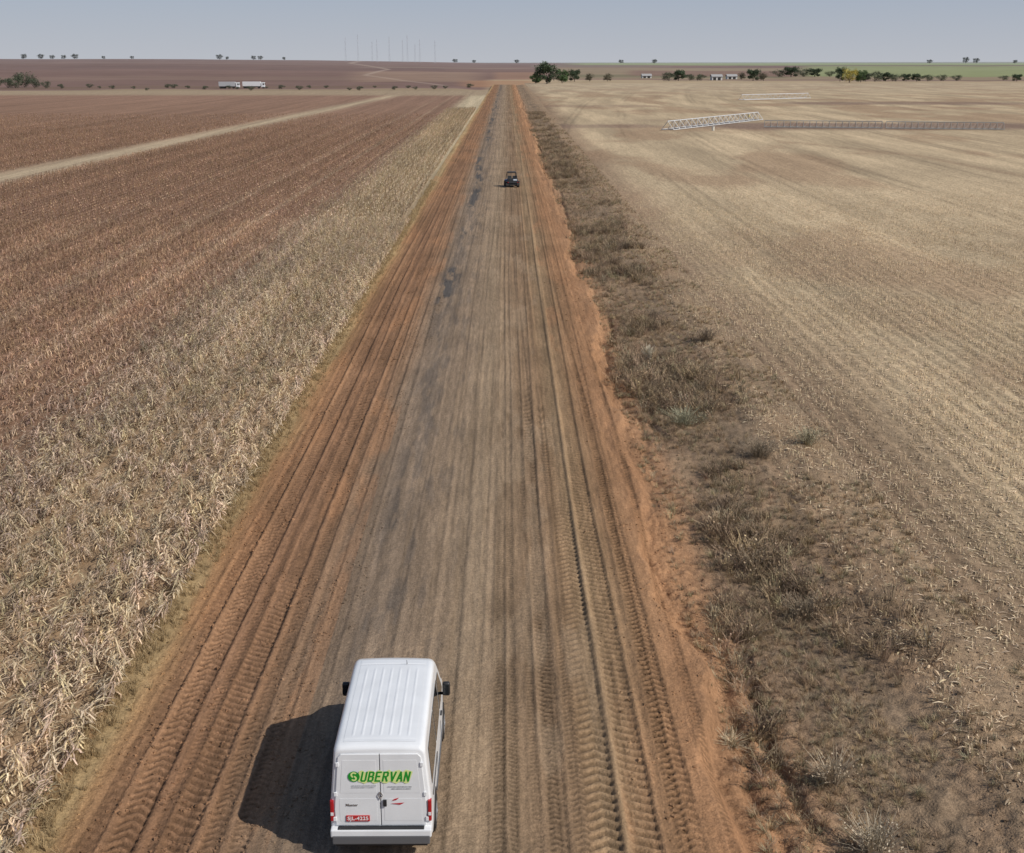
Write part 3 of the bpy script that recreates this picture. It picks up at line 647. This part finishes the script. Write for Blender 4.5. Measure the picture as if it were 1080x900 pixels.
# ---------------------------------------------------------------- BUGGY
bl = gp(541, 198); M_blue = mat('blue_paint', (.05, .12, .28), .4); M_dk = mat('charcoal_plastic', (.022, .024, .027), .6); M_lg = mat('light_grey_panel', (.50, .55, .62), .4)
bg_ = thing('utility_buggy', 'small dark off-road buggy with a roof, far ahead on the dirt road', 'buggy', (bl.x, bl.y, .0), .12)
for s in (-1, 1):
    for y in (.35, 2.25):
        wh = MB().rod((s*.52, y, .33), (s*.84, y, .33), .33, n=18).build('wheel', M_rub, bg_); MB().rod((s*.83, y, .33), (s*.85, y, .33), .15, n=14).build('rim', M_dk, wh)
    MB().box(min(s*.42, s*.86), max(s*.42, s*.86), .02, .75, .68, .78, .03).build('fender', M_dk, bg_)
    MB().box(min(s*.42, s*.82), max(s*.42, s*.82), 1.95, 2.6, .68, .78, .03).build('fender', M_blue, bg_)
    MB().box(min(s*.05, s*.55), max(s*.05, s*.55), .95, 1.35, .55, .72, .04).build('seat', M_dk, bg_)
    MB().box(min(s*.06, s*.54), max(s*.06, s*.54), .86, 1.0, .72, 1.38, .05).build('seat_back', M_dk, bg_)
    MB().box(s*.6-.07, s*.6+.07, -.02, .02, .60, .68, .01).build('tail_light', M_red, bg_)
cg = MB()
for s in (-1, 1):
    cg.rod((s*.62, .75, .5), (s*.52, .85, 1.75), .035).rod((s*.52, .85, 1.75), (s*.52, 1.7, 1.78), .035).rod((s*.52, 1.7, 1.78), (s*.64, 2.15, .8), .035).rod((s*.62, .75, .5), (s*.62, 2.1, .45), .035)
    cg.rod((s*.6, .1, .85), (s*.53, .84, 1.6), .03)
cg.rod((-.52, .85, 1.75), (.52, .85, 1.75), .035).rod((-.52, 1.7, 1.78), (.52, 1.7, 1.78), .035).rod((-.6, .78, 1.1), (.6, .78, 1.1), .035)
cg.build('roll_cage', M_dk, bg_)
MB().box(-.50, .50, .80, 1.72, 1.79, 1.86, .03).build('roof', M_dk, bg_)
MB().box(-.60, .60, .0, .80, .52, .58, .01).box(-.62, -.56, 0, .8, .58, .85).box(.56, .62, 0, .8, .58, .85).box(-.56, .56, 0, .05, .58, .85).build('cargo_bed', M_dk, bg_)
MB().box(.05, .52, .06, .55, .585, 1.0, .03).build('cargo_box', M_lg, bg_)
MB().box(-.50, -.02, .1, .70, .585, 1.12, .08).build('cargo_bag', M_dk, bg_)
MB().box(-.55, .55, 1.9, 2.7, .48, .85, .08).build('bonnet', M_blue, bg_)
MB().box(-.58, .58, .1, 2.5, .28, .46, .03).build('chassis', M_dk, bg_)
# ---------------------------------------------------------------- trees
M_bark = mat('bark', (.12, .10, .08), .9, noise=.3)
M_crown = veg_mat('foliage', .15)
def tree_proto(name, h, wd, col, n=2000, trunk=.12):
    t = MB(); t.rod((0, 0, -.3), (0, 0, h*trunk*1.6), h*.035, h*.022)
    for k in range(5):
        a = k*1.26+U(-.3, .3); t.rod((0, 0, h*trunk*1.2), (math.cos(a)*wd*.3, math.sin(a)*wd*.3, h*U(.45, .7)), h*.018, h*.006, 6)
    p = P(); cl_ = []
    for k in range(16):
        a = U(0, 6.28); rr = wd*.5*math.sqrt(R())*.8; z = h*U(.22, .86); f = 1-.5*abs(z/h-.5)
        cl_.append((math.cos(a)*rr*f, math.sin(a)*rr*f, z, wd*U(.13, .24), U(.65, 1.35)))
    for i in range(n):
        cx, cy, cz, cr, br_ = cl_[i % 16]
        v = Vector((random.gauss(0, 1), random.gauss(0, 1), random.gauss(0, .75))).normalized()*cr*U(.4, 1.1)
        q = Vector((cx, cy, cz))+v; s_ = h*U(.016, .042)
        a = Vector((U(-1, 1), U(-1, 1), U(-1, 1))).normalized()*s_; b2 = Vector((U(-1, 1), U(-1, 1), U(-1, 1))).normalized()*s_
        if q.z < .1: q.z = .1
        p.quad([q-a, q+b2, q+a, q-b2], jit(tuple(x*br_ for x in col), .3))
    return t, p.done()
KINDS = {}
def tree(kind, px, D, hpx, wk, label, group=None, cat='tree', name=None):
    spec = {'dark': ((.078, .105, .062), 'tree'), 'hazy': ((.13, .14, .13), 'tree'), 'green': ((.10, .15, .065), 'tree'), 'yellow': ((.40, .34, .09), 'yellow_tree'), 'bush': ((.10, .115, .075), 'bush'), 'brown': ((.14, .125, .085), 'tree')}[kind]  # crown colours lightened to paint in distance haze, hazy kind greyest
    pos = at(px, D); pos.z = max(gz(pos.x, pos.y), -.3)-.1
    hgt = hpx*D/F/math.cos(TH)
    if kind not in KINDS:
        t, (v, q, c) = tree_proto('t', 10, 11 if kind != 'bush' else 14, spec[0], n=(3600 if kind in ('dark', 'green') else 1500), trunk=.05 if kind == 'bush' else .13)
        r = thing(name or spec[1], label, cat, pos, U(0, 6), group)
        t.build('trunk', M_bark, r); np_mesh('crown', v, q, c, M_crown, False, None, r)
        r.scale = (hgt/10*wk, hgt/10*wk, hgt/10); KINDS[kind] = r
    else: r = dup(KINDS[kind], pos, U(0, 6), label, group, (hgt/10*wk, hgt/10*wk, hgt/10)); r['category'] = cat
    return r
tree('dark', 577, 930, 20, 1.05, 'broad dark green tree just right of the road where it vanishes')
tree('green', 565, 960, 10, 1.2, 'low green tree left of the broad dark tree at the road end')
tree('green', 593, 1000, 13, 1.0, 'mid green tree touching the right side of the broad dark tree')
tree('dark', 606, 1050, 11, 1.1, 'dark round tree second to the right of the broad dark tree')
tree('brown', 622, 1060, 8, 1.3, 'low brownish tree right of the trees at the road end')
tree('brown', 641, 1060, 8, 1.3, 'brownish tree standing alone between the road end and the white shed')
G1 = 'low trees along the far edge of the stubble field'
for px, d, h_, wk, kd in ((706, 1080, 7, 1.6, 'bush'), (716, 1090, 9, 1.4, 'dark'), (728, 1100, 7, 1.6, 'bush'), (740, 1090, 6, 1.5, 'bush'), (783, 1150, 8, 1.2, 'brown'), (795, 1080, 9, 1.3, 'dark'), (806, 1090, 8, 1.4, 'brown'), (822, 1300, 7, 1.8, 'bush'), (835, 1300, 8, 1.6, 'dark'), (848, 1320, 7, 1.7, 'bush'), (860, 1320, 7, 1.7, 'dark'), (876, 1330, 6, 1.6, 'bush'),
                    (914, 1060, 7, 1.4, 'dark'), (924, 1050, 8, 1.4, 'bush'), (935, 1060, 8, 1.5, 'dark'), (946, 1050, 7, 1.5, 'bush'), (957, 1060, 8, 1.4, 'dark'), (968, 1050, 8, 1.5, 'dark'), (980, 1060, 6, 1.5, 'bush'), (994, 1070, 5, 1.6, 'bush'), (1010, 1080, 5, 1.6, 'bush'), (1060, 1100, 5, 1.8, 'bush'), (1074, 1050, 7, 1.5, 'dark'), (1098, 1050, 7, 1.5, 'dark')):
    tree(kd, px, d, h_*U(.85, 1.2), wk, 'low dark tree in the line along the far edge of the right hand field', G1)
tree('yellow', 897, 1000, 14, 1.1, 'yellow flowering tree at the far edge of the right field')
tree('green', 909, 1010, 12, .9, 'green tree just right of the yellow flowering tree')
tree('dark', 887, 1050, 13, .8, 'dark tree just left of the yellow flowering tree')
G2 = 'trees on the skyline of the left hill'
for px, h_ in ((26, 5), (44, 5), (56, 4), (68, 4), (80, 5), (110, 3), (140, 3), (232, 5), (240, 3), (268, 4), (275, 4), (300, 3)): tree('hazy', px, 3500, h_, 1.25, 'tiny dark tree on the skyline of the left hill', G2)
G3 = 'dark bushes at the left edge of the far field boundary'
for px, h_ in ((-8, 9), (6, 8), (14, 9), (24, 12), (34, 8), (46, 6), (62, 4)): tree('bush', px, 760+4*h_, h_*1.15, 1.2, 'dark bush in the clump at the far left end of the brown field', G3, 'bush')
G4 = 'small bushes spaced along the far boundary of the left field'
for i in range(26):
    tree('bush', 90+i*16+U(-6, 6), 745+U(-20, 60), U(2, 4.5), 1.5, 'small bush on the far boundary of the left field', G4, 'bush')
tree('hazy', 1018, 4200, 6, 1.0, 'tall lone tree on the right skyline, left of a pair'); tree('hazy', 1029, 4200, 5, 1.2, 'lone tree on the right skyline, right of a pair')
G5 = 'trees on the far skyline between the masts and the right edge'
for px in (480, 500, 545, 655, 690, 1070, 980): tree('hazy', px, 3900, U(2.5, 4), 1.5, 'tiny hazy tree on the far skyline', G5)
# ---------------------------------------------------------------- masts
M_mast = mat('haze_pale_steel', (.40, .42, .46), .6)  # steel colour paled to stand in for distance haze
def mast_proto(label, group, pos, h):
    r = thing('power_pylon', label, 'pylon', pos, 0, group); m_ = MB(); hh = 40
    for sx in (-1, 1):
        for sy in (-1, 1): m_.rod((sx*3, sy*3, -.5), (sx*.35, sy*.35, hh), .18, .11, 4)
    for k in range(9):
        z0, z1 = hh*k/9, hh*(k+1)/9; w0, w1 = 3-2.65*k/9, 3-2.65*(k+1)/9; s = 1 if k % 2 else -1
        for sy in (-1, 1): m_.rod((-w0*s, sy*w0, z0), (w1*s, sy*w1, z1), .09, n=4); m_.rod((sy*w0, -w0*s, z0), (sy*w1, w1*s, z1), .09, n=4)
    m_.build('lattice_frame', M_mast, r)
    for z, L in ((hh*.78, 6), (hh*.9, 4.5)): MB().rod((-L, 0, z), (L, 0, z), .16, n=4).rod((-L, 0, z), (0, 0, z+1.6), .09, n=4).rod((L, 0, z), (0, 0, z+1.6), .09, n=4).build('crossarm', M_mast, r)
    return r
mp_ = None
for px, h_ in ((365, 24), (378, 27), (393, 20), (398, 22), (411, 25), (425, 22), (430, 27), (438, 18), (443, 23), (459, 22)):
    Dm = 2900; pos = at(px, Dm); pos.z = gz(pos.x, pos.y)-.2; lb = 'faint lattice pylon in the row on the left hill skyline'; g_ = 'lattice pylons on the left skyline'
    if mp_ is None: mp_ = mast_proto(lb, g_, pos, 40); mp_.scale = (.55, .55, h_*Dm/F/40); mp_.rotation_euler.z = .6
    else: dup(mp_, pos, .6+U(-.2, .2), lb, g_, (.55, .55, h_*Dm/F/40))
# ---------------------------------------------------------------- trucks at the left
M_tr = mat('trailer_white', (.72, .72, .72), .5, noise=.1); M_trg = mat('trailer_grey', (.45, .45, .46), .5, noise=.1)
def truck(px, D, label, L=15, m=M_tr, rot=0):
    p = at(px, D); r = thing('articulated_truck', label, 'truck', (p.x, p.y, max(gz(p.x, p.y), -.35)), rot)
    MB().box(-L/2, L/2-3, -1.25, 1.25, 1.3, 4.0, .08).build('trailer', m, r)
    c = MB().box(L/2-2.6, L/2-.4, -1.2, 1.2, .7, 3.6, .2).build('cab', M_white, r)
    MB().box(L/2-.41, L/2-.36, -1.05, 1.05, 2.1, 3.2).build('windscreen', M_glass, c); MB().box(L/2-1.6, L/2-.7, -1.22, 1.22, 2.1, 3.0).build('door_window', M_glass, c)
    MB().box(-L/2+.2, L/2-.6, -.5, .5, .8, 1.25).build('chassis', M_black, r)
    for x in (-L/2+1, -L/2+2.3, -L/2+3.6, L/2-4.2, L/2-1.4):
        for s in (-1, 1): MB().rod((x, s*.85, .5), (x, s*1.2, .5), .5, n=14).build('wheel', M_rub, r)
truck(241, 780, 'grey articulated truck at the far edge of the brown field, left of two', 13, M_trg)
truck(267, 785, 'white articulated truck at the far edge of the brown field, right of two', 14, M_tr)
# ---------------------------------------------------------------- far buildings
M_wall = mat('whitewash', (.62, .61, .58), .8, noise=.1); M_rf = mat('grey_roof', (.36, .35, .34), .7, noise=.1); M_bk = mat('opening', (.03, .03, .03), .8)
def shed(px, D, L, h_, label):
    p = at(px, D); r = thing('farm_shed', label, 'shed', (p.x, p.y, gz(p.x, p.y)), .05)
    wl = MB().box(-L/2, L/2, -4, 4, -.2, h_).build('wall', M_wall, r)
    MB().slab([(-L/2-.5, -4.6, h_-.1), (-L/2-.5, 0, h_+1.8), (-L/2-.5, 4.6, h_-.1), (-L/2-.5, 0, h_+1.5)], (L+1, 0, 0)).build('roof', M_rf, r)
    for k in (-.25, .2): MB().box(L*k-1.3, L*k+1.3, -4.04, -4.01, 0, h_*.75).build('door', M_bk, r)
shed(756, 1120, 9, 3.2, 'small white farm shed with a pale roof at the far edge of the right field'); shed(772, 1180, 9, 2.6, 'lower grey shed just right of the small white farm shed')
shed(682, 1250, 9, 2.2, 'pale low shed on the far field edge, left of the white shed')
# ---------------------------------------------------------------- irrigation spans laid in the field
M_galv = mat('galvanised_steel', (.56, .56, .55), .6, .1, noise=.15, nscale=1); M_galv2 = mat('dull_steel', (.30, .285, .265), .7, noise=.1)
def span(p, q, hgt, wd, m, label, n=None, r0=.08, br_=.05):
    L = math.hypot(q.x-p.x, q.y-p.y); r = thing('irrigation_span', label, 'irrigation pipe', (p.x, p.y, 0), math.atan2(q.y-p.y, q.x-p.x)); n = n or max(6, int(L/3.5))
    MB().rod((0, 0, hgt), (L, 0, hgt), r0, n=8).build('pipe', m, r)
    for s in (-1, 1): MB().rod((0, s*wd/2, .25), (L, s*wd/2, .25), r0*.8, n=6).build('truss_rail', m, r)
    t = MB()
    for i in range(n+1):
        x = L*i/n
        for s in (-1, 1):
            t.rod((x, s*wd/2, .25), (x, 0, hgt), br_, n=4)
        if i < n: t.rod((x, -wd/2, .25), (x+L/n, 0, hgt), br_*.6, n=4)
        t.rod((x, -wd/2, .25), (x, wd/2, .25), br_, n=4)
    t.build('truss_bracing', m, r)
span(gp(704, 138), gp(799, 127), 2.1, 3.0, M_galv, 'pale steel irrigation truss standing in the stubble, nearest and brightest', 17, .12, .07)
span(gp(782, 106), gp(852, 104), 2.2, 3, M_galv, 'low irrigation truss farther back, behind the brightest one', 12, .15, .07)
span(gp(806, 135), gp(930, 136), 1.7, 3.2, M_galv2, 'dull grey irrigation truss on bare soil right of the brightest one', 18, .10)
span(gp(934, 136.3), gp(1058, 137.5), 1.7, 3.2, M_galv2, 'dull grey irrigation truss at the right end of the row', 18, .10)
M_by = mat('yellow_barrel', (.60, .46, .12), .5); M_bw = mat('whitish_barrel', (.62, .60, .52), .5)
for px, py, lb, m in ((790, 124, 'small yellow drum beside the far end of the brightest irrigation truss', M_by), (752, 138, 'small whitish drum in front of the brightest irrigation truss', M_bw)):
    p = gp(px, py); r = thing('drum', lb, 'drum', (p.x, p.y, 0)); MB().rod((0, 0, 0), (0, 0, .9), .32, n=16).build('barrel', m, r); MB().rod((0, 0, .9), (0, 0, .95), .34, n=16).build('lid', M_galv, r)
# ---------------------------------------------------------------- individual verge plants
def shrub(px, py, h_, wd, c, label, n=120, name='dry_shrub', cat='shrub', leaf=2, width=.012, sq=1):
    p = gp(px, py); z = float(hz(np.array([p.x]), np.array([p.y]))[0]) if p.x < 13.2 else 0
    v, q, cc = weed(n, h_, wd, c, width, leaf); v = v*np.array((1, 1, sq))
    o = np_mesh(name, v, q, cc, M_twig); o.location = (p.x, p.y, z); o['label'] = label; o['category'] = cat
shrub(684, 374, .9, .45, (.62, .55, .42), 'pale bleached grass tuft standing out at the ditch edge, halfway up the road', 180, 'grass_tuft', 'grass tuft', 0, .024)
shrub(722, 442, .8, 1.3, (.33, .31, .21), 'olive grey low shrub on the ditch bank below the pale bleached tuft', 300, leaf=3)
shrub(852, 468, .7, 1.0, (.34, .30, .20), 'olive tan shrub at the field side of the weeds, right of the ditch', 240, leaf=3)
shrub(772, 765, .22, .55, (.50, .40, .26), 'flattened pale straw tuft lying on the orange soil', 120, 'grass_tuft', 'grass tuft', 0, .014)
shrub(822, 890, .2, .25, (.13, .26, .05), 'small green sprig on orange soil at the bottom edge', 40, 'green_sprig', 'plant', 2, .014)
shrub(925, 880, .8, .8, (.44, .37, .27), 'tall pale dry shrub near the bottom right corner', 240)
shrub(880, 810, .7, .7, (.42, .34, .24), 'bushy tan dry shrub above the one in the bottom right', 200)
shrub(745, 360, .8, 1.1, (.23, .18, .13), 'dark brown shrub right of the pale bleached tuft', 240)
shrub(660, 262, .8, 1.2, (.23, .18, .13), 'dark shrub in the upper stretch of the ditch weeds', 200)
shrub(800, 480, .8, 1.3, (.25, .20, .14), 'big dark brown shrub in the middle of the ditch weeds', 300)
shrub(690, 330, .7, 1.0, (.27, .21, .15), 'grey brown shrub just above the pale bleached tuft', 200)
shrub(850, 640, .7, .8, (.29, .23, .16), 'grey brown shrub midway down the ditch', 200)
